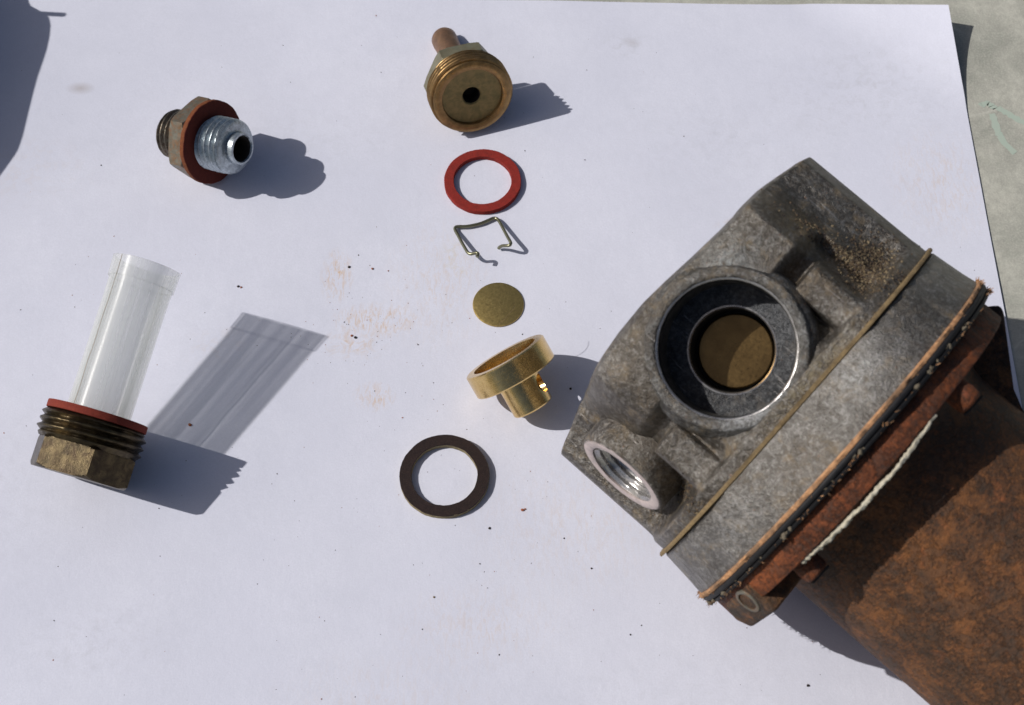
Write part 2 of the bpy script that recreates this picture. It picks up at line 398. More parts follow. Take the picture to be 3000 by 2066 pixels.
# ------------------------------------------------------------------ the setting
def build_ground():
    vs = []; fs = []; n = 41
    for j in range(n):
        for i in range(n):
            u = (i/(n-1)*2-1); v = (j/(n-1)*2-1)
            vs.append((3000*u*abs(u), 3000*v*abs(v), -.6))
    for j in range(n-1):
        for i in range(n-1): k = j*n+i; fs.append((k, k+1, k+n+1, k+n))
    g = finish('ground', vs, fs, 'ground'); g['kind'] = 'structure'
    # green paint scribble on the board, right of the paper
    def stroke(pts, wd):
        vs = []; fs = []
        for k, (x, y) in enumerate(pts):
            a = pts[max(k-1, 0)]; b = pts[min(k+1, len(pts)-1)]; d = Vector((b[0]-a[0], b[1]-a[1])).normalized()
            ww = wd*(.7+.6*abs(N(x, y, 1, s=1.3)))
            vs += [(x-d.y*ww, y+d.x*ww, -.56), (x+d.y*ww, y-d.x*ww, -.56)]
        for k in range(len(pts)-1): fs.append((2*k, 2*k+1, 2*k+3, 2*k+2))
        return vs, fs
    def dense(p, k=8):
        out = []
        for a, b in zip(p[:-1], p[1:]):
            for i in range(k):
                t = i/k; out.append((a[0]+(b[0]-a[0])*t+.25*N(a[0]+t*9, a[1], 5), a[1]+(b[1]-a[1])*t+.25*N(a[0], a[1]+t*9, 9)))
        return out+[p[-1]]
    V = []; F = []
    for p, wd in (([(137.6, 83.5), (139.8, 84.6), (141.8, 82.6)], 1.1), ([(142.6, 82.8), (146.5, 79.5), (151, 76)], 1.1), ([(140.6, 80.5), (141.2, 74), (142.4, 70), (145, 66.2)], 1.2)):
        v, f = stroke(dense(p), wd); b = len(V); V += v; F += [tuple(i+b for i in q) for q in f]
    o = finish('paint_mark', V, F, 'green', g, smooth=False)
build_ground()

PX0, PX1, PY0, PY1 = -164., 133.2, -118., 121.5
def paper_z(x, y):
    z = .75*N(x, y, 0, s=70)+.22*N(x, y, 4, s=25)+.25
    # corner at the top right curls up
    z += 8.6*(max(0, ((x-PX1)*.85+(y-PY1)+42)/42))**1.7
    return z
def pz(x, y): return max(-.38, paper_z(x, y)-.25)
def build_paper():
    nx, ny = 150, 120; vs = []; fs = []
    for side in (0, -.12):
        for j in range(ny):
            for i in range(nx):
                x = PX0+(PX1-PX0)*i/(nx-1); y = PY0+(PY1+(PX1-x)*.0165-PY0)*j/(ny-1)
                lift = max(0, paper_z(x, y)-.6)
                vs.append((x-lift*.35, y-lift*.88, pz(x, y)+side))
    n = nx*ny
    for j in range(ny-1):
        for i in range(nx-1):
            k = j*nx+i; fs.append((k, k+1, k+nx+1, k+nx)); fs.append((n+k, n+k+nx, n+k+nx+1, n+k+1))
    for i in range(nx-1):
        fs.append((i, n+i, n+i+1, i+1)); k = (ny-1)*nx+i; fs.append((k, k+1, n+k+1, n+k))
    for j in range(ny-1):
        k = j*nx; fs.append((k, k+nx, n+k+nx, n+k)); k += nx-1; fs.append((k, n+k, n+k+nx, k+nx))
    o = finish('paper_sheet', vs, fs, 'paper', None, 60)
    tag(o, 'large white sheet of paper with a curled top right corner under all the parts', 'paper')
build_paper()


# ------------------------------------------------------------------ brass plug with filter (lower left)
def build_plug():
    ax = (.2659, .9114, .3141)
    rc = 13.0
    t = thing('filter_plug', 'blackened brass hexagon plug with a milky plastic filter tube and dark red washer', 'plug',
              (-107.08, -41.49, rc*.866*math.cos(.32)+.25), axes(ax))
    hexagon('hex_head', rc, 0, 8.0, 'plug', t, roll=0, ch=1.0)
    thread('thread', 13.2, 7.6, 14.6, 1.95, 1.1, 'plug', t, seg=120, rough=.12, c1=1.2)
    ring('washer', 12.5, 8.4, 1.9, 'red_dark', t, .10, 3., 14.7)
    L0, L1 = 14.2, 55.8
    # strainer tube: collar, eight-sided-ish milky mesh wall, four clear ribs
    def prof_r(z): return 8.15+.35*max(0, (z-44)/12)**1.5
    st = lathe('strainer', [(prof_r(z), z) for z in np.linspace(L0, L1-5.0, 14)]+[(prof_r(z)-.35, z) for z in np.linspace(L1-5.0, L0, 14)],
               'mesh', t, 96, lambda th, r, z: r-.22*abs(math.sin(th*2.0+.35)))
    for k, th0 in enumerate((R(62), R(152), R(242), R(332))):
        vs = []; fs = []; zz = np.linspace(L0, L1-5, 20); hw = .085
        for z in zz:
            for dth, rr in ((-hw, .32), (hw, .32), (hw, -.5), (-hw, -.5)):
                r = prof_r(z)+rr; vs.append((r*math.cos(th0+dth), r*math.sin(th0+dth), z))
        for j in range(len(zz)-1):
            for i in range(4): i2 = (i+1) % 4; fs.append((j*4+i, j*4+i2, j*4+4+i2, j*4+4+i))
        fs += [(0, 1, 2, 3), tuple(4*(len(zz)-1)+i for i in (0, 1, 2, 3))]
        finish('rib', vs, fs, 'rib', t)
    lathe('collar', [(prof_r(L1-5)+.28, L1-5.2), (prof_r(L1-2)+.3, L1-2), (prof_r(L1)+.30, L1), (prof_r(L1)-.4, L1), (prof_r(L1)-.5, L1-5.2)],
          'mesh', t, 96, lambda th, r, z: r-.12*abs(math.sin(th*2.0+.35)))
    # brown seam line down the wall
    P = []
    for z in np.linspace(L0+2, L1-.2, 14):
        th = R(64)+.05*N(z, 0, 0, s=6); r = prof_r(z)+.30; P.append((r*math.cos(th), r*math.sin(th), z))
    tube('seam', P, .07, 'seam', t, 6, sub=2)
MAT['mesh'] = mat_strainer(False); MAT['rib'] = mat_strainer(True); MAT['seam'] = simple('brown_seam', (.30, .22, .15), .7)
build_plug()

# ------------------------------------------------------------------ zinc adapter with red washer (upper left)
def build_adapter():
    a = Vector((.8373, -.4465, .3154)).normalized()
    t = thing('pipe_adapter', 'grey steel pipe adapter with silver nozzle, dark rear thread and rust stained red washer', 'pipe fitting',
              Vector((-96.86, 67.9, 6.45))+Vector((.1, -.45, .8))*.9, axes(a))
    thread('rear_thread', 7.1, 0, 9.5, 1.8, .95, 'steel', t, bore=4.6, rough=.08, seed=4)
    hexagon('hex_body', 12.0, 9.3, 14.6, 'hexs', t, roll=R(50), bore=4.5, ch=.8)
    ring('washer', 11.75, 7.0, 1.5, 'red_rusty', t, .14, 8., 14.7, edge='redrust_edge')
    thread('front_thread', 7.75, 16.0, 23.6, 1.9, 1.15, 'zinc', t, bore=4.5, rough=.05, seed=2, c0=0, c1=0)
    # shoulder, neck and nozzle
    lathe('nozzle', [(3.4, 21), (6.6, 23.2), (7.5, 23.5), (7.6, 23.8), (7.2, 24.3), (6.2, 24.6), (5.0, 24.5), (4.55, 24.7), (4.6, 26.3), (4.4, 27.0),
                     (3.85, 27.05), (3.6, 26.7), (3.5, 25), (3.4, 21)], 'zinc', t, 96, lambda th, r, z: r+.05*N(math.cos(th)*r, math.sin(th)*r, z, s=1.2), closed=False)
    lathe('bore', [(3.62, 26.6), (3.3, 26.0), (3.25, 12), (.01, 12)], 'hole', t, 64, closed=False, caps=False)
    return t
MAT['redrust_edge'] = mat_fibre('rusty_washer_edge', (.24, .08, .03), (.15, .045, .02), (.08, .04, .025))
build_adapter()

# ------------------------------------------------------------------ brass outlet union (top)
def build_union():
    a = Vector((.2659, -.906, .3292)).normalized()
    t = thing('outlet_union', 'tarnished brass threaded union with centre hole, hexagon and short brown pipe stub', 'pipe fitting',
              Vector((-11.12, 76.26, 11.93))+Vector((0, -.59, .81))*.8, axes(a))
    thread('thread', 12.1, -7.0, -.9, 1.35, .8, 'union', t, bore=9.6, seg=128, rough=.05, c0=.9, c1=0)
    # face: rounded lip, recess and bore
    lathe('face', [(11.2, -1.0), (11.45, -.75), (11.3, -.25), (10.6, 0), (9.6, 0), (8.9, -.25), (8.65, -.8), (8.6, -1.1), (8.4, -1.15), (4, -1.15), (2.9, -1.2), (2.55, -1.6), (2.45, -6), (.01, -6)],
          ['union', 'union_face', 'hole'], t, 128, None, closed=False, caps=False)
    o = [c for c in t.children if c.name.startswith('face')][0]
    for p in o.data.polygons:
        c = p.center/S; r = math.hypot(c.x, c.y)
        p.material_index = 2 if c.z < -1.9 else (1 if r < 8.5 else 0)
    hexagon('hexagon', 11.7, -12.6, -7.0, 'union_hex', t, roll=0, ch=.9)
    lathe('shoulder', [(.01, -12.8), (8.6, -12.8), (7.6, -14), (4.2, -14.6), (3.9, -16), (.01, -16)], 'union_hex', t, 64, closed=False)
    lathe('pipe_stub', [(.01, -15), (3.7, -15), (3.7, -31), (3.9, -33), (3.85, -35), (3.4, -36), (2.6, -36.1), (2.4, -33), (.01, -33)], 'copper', t, 64,
          lambda th, r, z: r+.04*N(math.cos(th)*3, math.sin(th)*3, z, s=2), closed=False)
build_union()

# ------------------------------------------------------------------ loose washers, clip and disc in the middle
def loose(name, x, y, ro, ri, h, mat, label, cat, seed, tilt=(0, 0), edge=None, wob=.10):
    rot = Matrix.Rotation(tilt[0], 3, 'X') @ Matrix.Rotation(tilt[1], 3, 'Y')
    o = ring(name, ro, ri, h, mat, None, wob, seed, 0, 160, .14, None, edge)
    mw = rot.to_4x4(); mw.translation = Vector((x, y, pz(x, y)+.05))*S; o.matrix_world = mw
    return tag(o, label, cat)
loose('fibre_washer', -8.35, 55.3, 10.9, 8.2, 1.55, 'red', 'bright red fibre washer lying flat above the bent wire clip', 'washer', 1.)
loose('fibre_washer', -17.15, -36.4, 11.4, 8.35, 1.55, 'dark', 'dark brown fibre washer lying flat below the brass valve cage', 'washer', 9., edge='straw')
def build_disc():
    prof = [(.01, 0), (6.55, 0), (6.85, .12), (6.95, .3), (6.85, .50), (6.5, .60), (.01, .60)]
    o = lathe('valve_disc', prof, 'disc', None, 128, closed=False)
    o.location = Vector((-3.72, 14.76, pz(-3.7, 14.8)+.05))*S
    tag(o, 'small plain brass disc lying flat between wire clip and valve cage', 'disc')
build_disc()
CLIP = [[-9.55, 27.5, 4.3], [-9.25, 28.3, 4.3], [-9.5, 28.85, 4.2], [-10.26, 28.9, 4.0], [-11.27, 28.84, 3.7], [-12.09, 29.51, 3.4], [-12.73, 30.86, 3.0], [-13.8, 33.43, 2.3], [-14.89, 36.28, 1.5], [-15.83, 38.65, 0.8], [-15.75, 39.65, 0.7], [-14.78, 39.9, 0.7], [-13.14, 39.9, 0.7], [-11.5, 40.15, 0.7], [-8.83, 40.89, 0.7], [-6.79, 41.88, 0.7], [-5.35, 42.62, 0.7], [-4.42, 42.55, 0.8], [-3.59, 41.35, 1.2], [-2.44, 38.2, 2.2], [-1.41, 35.27, 3.1], [-0.55, 32.92, 3.9], [-0.35, 32.13, 4.0], [-0.7, 31.53, 3.9], [-1.61, 31.81, 3.3], [-2.63, 32.47, 2.2], [-3.4, 32.7, 1.2], [-3.71, 32.55, 0.7]]
tag(tube('wire_clip', CLIP, .46, 'wire', None, 14, sub=5), 'olive grey bent wire spring clip with hooked ends below the red washer', 'clip')

# ------------------------------------------------------------------ brass valve cage
def build_cage():
    a = Vector((-.4897, .6773, .549)).normalized()
    t = thing('valve_cage', 'shiny brass valve cage, wide ring on a narrow drilled stem, tipped on its side', 'valve', (-1.98, -8.68, 11.26), None)
    mw = axes(a).to_4x4(); mw.translation = Vector((-1.98, -8.68, 13.39+.15))*S; t.matrix_world = mw
    Ro, H, Rs, L = 11.26, 6.27, 5.3, 15.4
    Ro, Rs = 11.26-0, 5.5
    # ring (cup): z=0 open face, going to -H
    lathe('ring', [(8.9, 0), (10.9, 0), (Ro, -.3), (Ro, -H+.35), (Ro-.35, -H), (5.0, -H), (5.0, -H+1.4), (8.6, -H+1.6), (8.75, -1.5)], 'brass', t, 160, None, angle=28)
    # stem with a cross hole, by boolean
    st = lathe('stem', [(4.3, -H+.6), (Rs, -H+.6), (Rs, -L+.4), (Rs-.35, -L), (.01, -L), (.01, -L+1.6), (4.3, -L+1.6)], 'brass', t, 128, None, angle=28, closed=True)
    bm = bmesh.new(); bmesh.ops.create_cone(bm, cap_ends=True, segments=64, radius1=2.5*S, radius2=2.5*S, depth=30*S)
    rot = Matrix.Rotation(R(-38), 4, 'Z') @ Matrix.Rotation(R(90), 4, 'Y'); bmesh.ops.transform(bm, matrix=Matrix.Translation((0, 0, -10.4*S)) @ rot, verts=bm.verts)
    cm = bpy.data.meshes.new('cut'); bm.to_mesh(cm); bm.free(); co = bpy.data.objects.new('cut', cm); C.objects.link(co)
    co.matrix_world = t.matrix_world
    md = st.modifiers.new('cut', 'BOOLEAN'); md.operation = 'DIFFERENCE'; md.object = co; md.solver = 'EXACT'
    bpy.context.view_layer.update()
    ev = st.evaluated_get(bpy.context.evaluated_depsgraph_get()); nm = bpy.data.meshes.new_from_object(ev)
    st.modifiers.clear(); st.data = nm; nm.name = 'stem'
    nm.set_sharp_from_angle(angle=R(28))
    bpy.data.objects.remove(co)
    if not nm.materials: nm.materials.append(MAT['brass'])
build_cage()
tag(tube('hair', [(-1.9, 0.5, 12.6), (-.8, 2.2, 13.3), (.6, 3.6, 13.6), (1.6, 5.2, 13.2), (2.0, 6.6, 12.7)], .07, 'hair', None, 6) if False else
    tube('hair', [(-3.6, -1.6, 17.0), (-2.2, -.7, 18.1), (-.9, .6, 18.6), (0.2, 2.2, 18.6), (.7, 3.6, 18.3)], .05, 'gasket', None, 6), 'fine curved hair caught on the rim of the brass valve cage', 'hair')

# ------------------------------------------------------------------ the fuel pump
# frame: local X = along the pump axis towards the body end, Y = across (lower left), Z = up out of the outlet
PR = Matrix(((-.7434, -.6376, -.2022), (.6391, -.5878, -.4961), (.1974, -.4981, .8444)))
pump = thing('fuel_pump', 'dirty cast alloy fuel pump with rusty brown cylindrical coil housing', 'fuel pump', (73.11, -47.98, 45.23), PR)
AX = Matrix(((0, 0, 1), (1, 0, 0), (0, 1, 0)))     # lathe Z -> pump X ; theta 0 -> pump Y, theta 90 -> pump Z

def sstep(x, a, b):
    t = np.clip((x-a)/(b-a), 0, 1); return t*t*(3-2*t)
def blur(h, s):
    k = int(3*s)+1; g = np.exp(-np.arange(-k, k+1)**2/(2*s*s)); g /= g.sum()
    for ax in (0, 1):
        p = np.pad(h, [(k, k) if i == ax else (0, 0) for i in (0, 1)], mode='edge')
        h = np.apply_along_axis(lambda v: np.convolve(v, g, 'valid'), ax, p)
    return h
def build_body():
    na, nq = 130, 300
    A = np.concatenate([np.linspace(12.9, 46.0, na)]); Wq = 44.2
    Q = Wq*np.sin(np.linspace(-1, 1, nq)*math.pi/2*.985)/math.sin(math.pi/2*.985)
    a, q = np.meshgrid(A, Q, indexing='ij')
    aq = np.abs(q)
    base = np.sqrt(np.maximum(0, 1-(q/Wq)**2))
    blk = 37.3-1.5*(q/24)**2
    xs = np.array([-44.2, -43.4, -41.5, -38, -35, -32.5, -30.5, -28, -26, 18, 21, 24, 27.5, 30.5, 34, 38, 42.5, 43.6, 44.2])
    hs = np.array([0, 9.5, 14.5, 17.5, 20.0, 24.0, 28.5, 32.8, 35.5, 36.4, 34.0, 28.5, 19, 12.0, 7.5, 5.0, 3.2, 2, 0])
    prof = np.interp(q, xs, hs); mid = (q > -26) & (q < 18)
    h = np.where(mid, blk, prof)
    # the top falls away a little towards the closed end
    h -= 4.0*sstep(a, 40, 47)**2*(1-sstep(aq, 30, 34))
    # shallow pockets behind the plate on both sides of the boss
    pk = sstep(aq, 13, 18)*(1-sstep(a, 30.5, 34.5))*np.where(q < 0, 1-sstep(aq, 30.0, 32.5), 1-sstep(aq, 24, 30))
    h -= 5.0*pk
    pit = sstep(-q, 27, 30)*(1-sstep(a, 19, 33)); h -= 1.6*pit*(1-sstep(-q, 37, 42))
    # square screw pads
    for s, w0, w1, top in ((-1, 18.4, 26.6, 36.2), (1, 16.9, 25.2, 35.6)):
        qq = q*s; m = sstep(qq, w0-.3, w0+.3)*(1-sstep(qq, w1-.3, w1+.3))*(1-sstep(a, 28.4, 28.9))
        rd = top-.05*(qq-(w0+w1)/2)**2-1.2*sstep(qq, w1-1.6, w1)
        h = h*(1-m)+np.maximum(h, rd)*m
    # flange plate next to the gasket
    pl = 1-sstep(a, 15.6, 16.9); plh = np.minimum(44.0*np.sqrt(np.maximum(0, 1-(q/Wq)**2)), 39.6-.9*(q/22)**2)
    plh = np.where(plh > h, plh, h)
    h = h*(1-pl)+plh*pl
    fil = (1-sstep(a, 15.8, 19.5)); h = np.maximum(h, h*(1-fil*.35)+plh*fil*.35)
    h = blur(h, .65)
    for i in range(na):
        for j in range(nq):
            x = (A[i], Q[j])
            h[i, j] = max(0, h[i, j]+min(1, base[i, j]*3)*(.22*N(x[0], x[1], 1, s=9)+.16*N(x[0], x[1], 5, s=2.6)+.10*N(x[0], x[1], 8, s=.9)))
    nb = 60
    vs = []; nring = nq+nb
    for i in range(na):
        ta = max(0, (A[i]-40)/6.)
        endb = 1-.035*max(0, (A[i]-45.2)/.8)**1.5
        for j in range(nq):
            bul = ta**1.3*float(np.interp(Q[j], [-44, -40, -36, -31, -24, -20, -11, -4, 3, 12, 21, 26, 29, 32, 35, 39, 44], [.2, .8, 1.6, 2.3, 1.9, 2.1, 2.9, 3.7, 4.3, 4.2, 3.4, 3.1, 3.2, 2.7, 2.0, .9, -.3]))
            z = h[i, j]*endb
            if ta > .85: z *= 1-.03*((ta-.85)/.15)**2
            vs.append((A[i]+bul, Q[j]*endb, z))
        for k in range(nb):
            t = (k+1)/(nb+1)*math.pi; rr = Wq*(1-.12*math.sin(t))
            vs.append((A[i], math.cos(t)*Wq*endb, -math.sin(t)*rr*.90*endb+h[i, -1]*0))
    fs = []
    for i in range(na-1):
        for j in range(nring):
            j2 = (j+1) % nring; b = i*nring
            fs.append((b+j, b+j2, b+nring+j2, b+nring+j))
    # end faces: inner rings + centre
    for i, sgn in ((na-1, 1), (0, -1)):
        prev = [i*nring+j for j in range(nring)]
        for sc_ in (.97, .6, .25):
            cur = []
            for j in range(nring):
                v = vs[i*nring+j]; cur.append(len(vs)); vs.append((v[0]+sgn*(.15 if sc_ == .97 else .2), v[1]*sc_, 3*(1-sc_)+v[2]*sc_))
            for j in range(nring): j2 = (j+1) % nring; fs.append((prev[j], prev[j2], cur[j2], cur[j]))
            prev = cur
        c = len(vs); vs.append((vs[prev[0]][0], 0, 3))
        for j in range(nring): fs.append((prev[j], prev[(j+1) % nring], c))
    # leave the outlet bore open
    cb = Vector((31.0, -1.3))
    def inb(f):
        p = [vs[k] for k in f]; x = sum(v[0] for v in p)/len(p); y = sum(v[1] for v in p)/len(p); z = min(v[2] for v in p)
        if z > 15 and math.hypot(x-cb.x, y-cb.y) < 15.2: return True
        c = Vector((x, y, sum(v[2] for v in p)/len(p)))-Vector((30.8, 36.2, 15.2)); d = c.dot(Vector((0, .905, .425)))
        return -15.5 < d < 3 and (c-Vector((0, .905, .425))*d).length < 10.0 and z > -5
    fs = [f for f in fs if not inb(f)]
    return finish('valve_body', vs, fs, 'alloy', pump, 40)
body = build_body()

def build_outlet():
    ax = Vector((.075, 0, 1)).normalized(); x = Vector((1, 0, 0)); x = (x-ax*x.dot(ax)).normalized(); y = ax.cross(x)
    fr = Matrix((x, y, ax)).transposed().to_4x4(); fr.translation = Vector((30.95, -1.35, 38.0))
    def rf(th, r, z):
        return r+.16*N(math.cos(th)*r, math.sin(th)*r, z, s=3)+(.10*N(math.cos(th)*r, math.sin(th)*r, z, s=1.) if r > 16.5 else 0)
    lathe('outlet_boss', [(13.8, -11.4), (13.9, -2), (14.1, -.75), (14.5, -.25), (14.9, -.05), (15.4, .0), (16.3, -.05), (16.7, -.2), (16.95, -.6), (17.1, -1.1), (17.5, -1.5), (18.2, -2.2), (18.7, -4), (18.9, -10)],
          'boss', pump, 160, rf, fr, 50, closed=True)
    lathe('ledge', [(14.0, -11.0), (9.7, -11.0), (9.3, -11.1), (9.1, -11.4), (9.0, -11.6)], 'borew', pump, 160, None, fr, 30, closed=False)
    o = [c for c in pump.children if c.name.startswith('ledge')][0]
    bm = bmesh.new(); bm.from_mesh(o.data); bmesh.ops.delete(bm, geom=[f for f in bm.faces if len(f.verts) > 4], context='FACES'); bm.to_mesh(o.data); bm.free()
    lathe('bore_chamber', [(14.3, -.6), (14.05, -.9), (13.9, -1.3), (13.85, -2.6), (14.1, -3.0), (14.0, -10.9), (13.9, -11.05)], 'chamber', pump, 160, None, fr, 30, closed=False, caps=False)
    lathe('seat_rim', [(8.9, -11.4), (9.15, -10.85), (9.45, -10.9), (9.6, -11.15)], 'bright', pump, 128, None, fr, 40, closed=True)
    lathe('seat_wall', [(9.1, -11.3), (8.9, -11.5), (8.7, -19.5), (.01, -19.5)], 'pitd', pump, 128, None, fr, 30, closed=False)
    o = [c for c in pump.children if c.name.startswith('seat_wall')][0]
    bm = bmesh.new(); bm.from_mesh(o.data); bmesh.ops.delete(bm, geom=[f for f in bm.faces if len(f.verts) > 4], context='FACES'); bm.to_mesh(o.data); bm.free()
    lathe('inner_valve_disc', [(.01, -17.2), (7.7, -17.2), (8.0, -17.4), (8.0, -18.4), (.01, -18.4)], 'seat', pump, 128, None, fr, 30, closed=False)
    fr2 = fr.copy()
    lathe('bore_rim', [(14.0, -.85), (14.2, -.4), (14.5, -.35), (14.5, -.9)], 'bright', pump, 160, lambda th, r, z: r+.05*N(math.cos(th)*9, math.sin(th)*9, 1, s=1), fr, 60)
MAT['boss'] = mat_alloy('scuffed_boss_alloy', (.075, .07, .065), (.165, .16, .15), (.46, .47, .47), .8, [(42, -8, 9, 14, .8, (.11, .095, .075)), (44, 6, 7, 12, .7, (.10, .09, .08)), (18, 8, 6, 12, .9, (.46, .47, .48))])
MAT['chamber'] = mat_alloy('shade_black_bore', (.018, .018, .02), (.03, .031, .034), (.09, .09, .095), .2)  # bore wall made near black, its shade put into the base colour
MAT['borew'] = mat_alloy('dark_bore_alloy', (.03, .031, .034), (.09, .094, .102), (.24, .25, .26), .2)  # ledge colour lowered to carry the shade inside the bore
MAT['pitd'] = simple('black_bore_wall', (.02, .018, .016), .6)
build_outlet()

def build_inlet():
    ax = Vector((0, .905, .425)).normalized(); x = Vector((1, 0, 0)); y = ax.cross(x)
    fr = Matrix((x, y, ax)).transposed().to_4x4(); fr.translation = Vector((30.8, 36.2, 15.2))
    nz = lambda th, r, z: r+.14*N(math.cos(th)*r, math.sin(th)*r, z, s=2.5)
    lathe('inlet_boss', [(10.7, -.05), (11.25, -.45), (11.55, -1.4), (11.7, -4), (11.9, -9), (12.6, -13), (14.5, -16), (8.8, -16), (8.9, -.1)], 'alloy', pump, 128, nz, fr, 40)
    lathe('inlet_face', [(8.35, -.25), (8.8, .02), (10.4, .02), (10.8, -.1), (10.8, -.6), (8.6, -.6)], 'pink', pump, 128, None, fr, 40)
    # female thread
    n = 84
    def rf(th, r, z):
        ph = (z/1.9-th/(2*math.pi)) % 1.; return r-.85*abs(ph*2-1)+.05*N(math.cos(th)*8, math.sin(th)*8, z, s=1)
    vs, fs = surf(128, n, lambda i, j: fr @ Vector((rf(2*math.pi*i/128, 8.75, -j*.18)*math.cos(2*math.pi*i/128), rf(2*math.pi*i/128, 8.75, -j*.18)*math.sin(2*math.pi*i/128), -.1-j*.18)))
    finish('inlet_thread', vs, fs, 'bright', pump, 60)
    lathe('inlet_floor', [(.01, -15.0), (8.7, -15.0), (8.7, -15.6), (.01, -15.6)], 'hole', pump, 64, None, fr, 40, closed=False)
build_inlet()

def flat(th, r, z):
    cap = 39.9+max(0, 12.6-z)/12.6*6.6; n = r*math.sin(th)
    if n <= cap-1.2: return r
    k = (n-(cap-1.2)); n2 = cap-1.2+1.2*(1-math.exp(-k/1.2)); return r*(n2/n)
def arc_noise(amp, s=2., k=1.):
    return lambda th, r, z: r+amp*N(math.cos(th)*r*k, math.sin(th)*r*k, z, s=s)
# body gasket (tan line), lower casting, fabric edge and rubber diaphragm
lathe('gasket', [(40, 13.15), (44.9, 13.15), (45.3, 12.85), (45.3, 12.3), (40, 12.1)], 'gasket', pump, 360,
      lambda th, r, z: flat(th, r, 12.6)+(.75*max(0, N(math.cos(th)*r, math.sin(th)*r, 3, s=1.5))+.35*N(math.cos(th)*r, math.sin(th)*r, 9, s=5) if r > 44 else 0), AX, 60)
MAT['alloy2'] = mat_alloy('lighter_cast_alloy', (.115, .105, .092), (.25, .238, .22), (.60, .59, .57), .75, stains=[(8, -14, 6, 9, .8, (.50, .50, .49)), (6, 24, 7, 12, .7, (.46, .45, .44)), (8, -30, 8, 9, .8, (.11, .095, .08)), (4, 5, 6, 9, .5, (.17, .12, .07))])
lathe('lower_casting', [(38, 12.1), (44.4, 12.1), (44.8, 11.7), (45.1, 8), (45.5, 4), (45.9, 1.3), (45.9, .6), (38, .6)], 'alloy2', pump, 360,
      lambda th, r, z: flat(th, r, z)+(.25*N(math.cos(th)*r, math.sin(th)*r, z, s=6)+.10*N(math.cos(th)*r, math.sin(th)*r, z, s=1.5) if r > 40 else 0), AX, 45)
lathe('fabric_edge', [(38, .7), (46.3, .6), (46.65, .25), (46.5, -.35), (38, -.4)], 'cloth', pump, 420,
      lambda th, r, z: r+(.30*N(math.cos(th)*r, math.sin(th)*r, z, s=1.0)+.20*N(math.cos(th)*r, math.sin(th)*r, 2, s=6) if r > 40 else 0), AX, 60)
lathe('diaphragm', [(38, -.3), (46.2, -.3), (46.5, -.6), (46.6, -1.1), (46.3, -1.6), (45.7, -1.9), (46.1, -2.1), (46.0, -2.6), (45.4, -2.9), (38, -3.0)], 'rubber', pump, 360,
      lambda th, r, z: r+(.12*N(math.cos(th)*r, math.sin(th)*r, z, s=4) if r > 40 else 0), AX, 60)
def blobs(name, pts, mat, parent, kind=None, sub=1):
    V = []; F = []; FM = []
    bm0 = bmesh.new(); bmesh.ops.create_icosphere(bm0, subdivisions=sub, radius=1.); bm0.verts.ensure_lookup_table()
    sv = [v.co.copy() for v in bm0.verts]; sf = [tuple(v.index for v in f.verts) for f in bm0.faces]; bm0.free()
    for (x, y, z, rx, ry, rz, mi) in pts:
        b = len(V); sd_ = random.random()*50; rot = Matrix.Rotation(random.random()*6, 3, 'Z')
        for v in sv:
            k = 1+.45*N(v.x+sd_, v.y, v.z, s=.7); p = rot @ Vector((v.x*rx*k, v.y*ry*k, v.z*rz*k)); V.append((x+p.x, y+p.y, z+p.z))
        F += [tuple(i+b for i in f) for f in sf]; FM += [mi]*len(sf)
    o = finish(name, V, F, mat, parent, 60, fmat=FM if isinstance(mat, (list, tuple)) else None)
    if kind: o['kind'] = kind
    return o
pts = []
for k in range(150):
    th = R(random.uniform(12, 168)); r = 46.0+random.uniform(-.1, .15); s = random.choice([.25, .3, .35, .5, .8])*random.uniform(.6, 1.2)
    if N(th*8, 0, 0, s=.8) < .10: continue
    pts.append((-1.95+random.uniform(-.25, .25), r*math.cos(th), r*math.sin(th), s*.7, s*1.2, s*.7, 0))
blobs('dried_sealant', pts, ['bead'], pump, 'stuff')
def fray():
    V = []; F = []
    for k in range(620):
        e = random.random() < .45
        th = R(random.choice([random.gauss(2, 5), random.gauss(178, 5)]) if e else random.uniform(0, 180)); x = random.uniform(-.6, .6) if random.random() < .7 else random.uniform(-2.8, -2.0)
        r = 46.1; c = Vector((x, r*math.cos(th), r*math.sin(th))); rad = Vector((0, math.cos(th), math.sin(th))); tan = Vector((0, -math.sin(th), math.cos(th)))
        d = (rad*random.uniform(.2, 1)+tan*random.uniform(-1.2, 1.2)+Vector((random.uniform(-.6, .6), 0, 0))).normalized(); L = random.uniform(.4, 1.6 if e else 1.0); w = random.uniform(.05, .13)
        s1 = d.cross(Vector((1, .3, .2))).normalized()*w; s2 = d.cross(s1).normalized()*w; b = len(V); bend = tan*random.uniform(-.4, .4)
        for t, ww in ((0, 1), (.5, .8), (1, .3)):
            o = c+d*L*t+bend*t*t; V += [o+s1*ww, o-s1*ww*.5+s2*ww, o-s1*ww*.5-s2*ww]
        for q in (0, 3):
            for i in range(3): F.append((b+q+i, b+q+(i+1) % 3, b+q+3+(i+1) % 3, b+q+3+i))
    finish('frayed_fibres', V, F, 'cloth', pump)['kind'] = 'stuff'
fray()
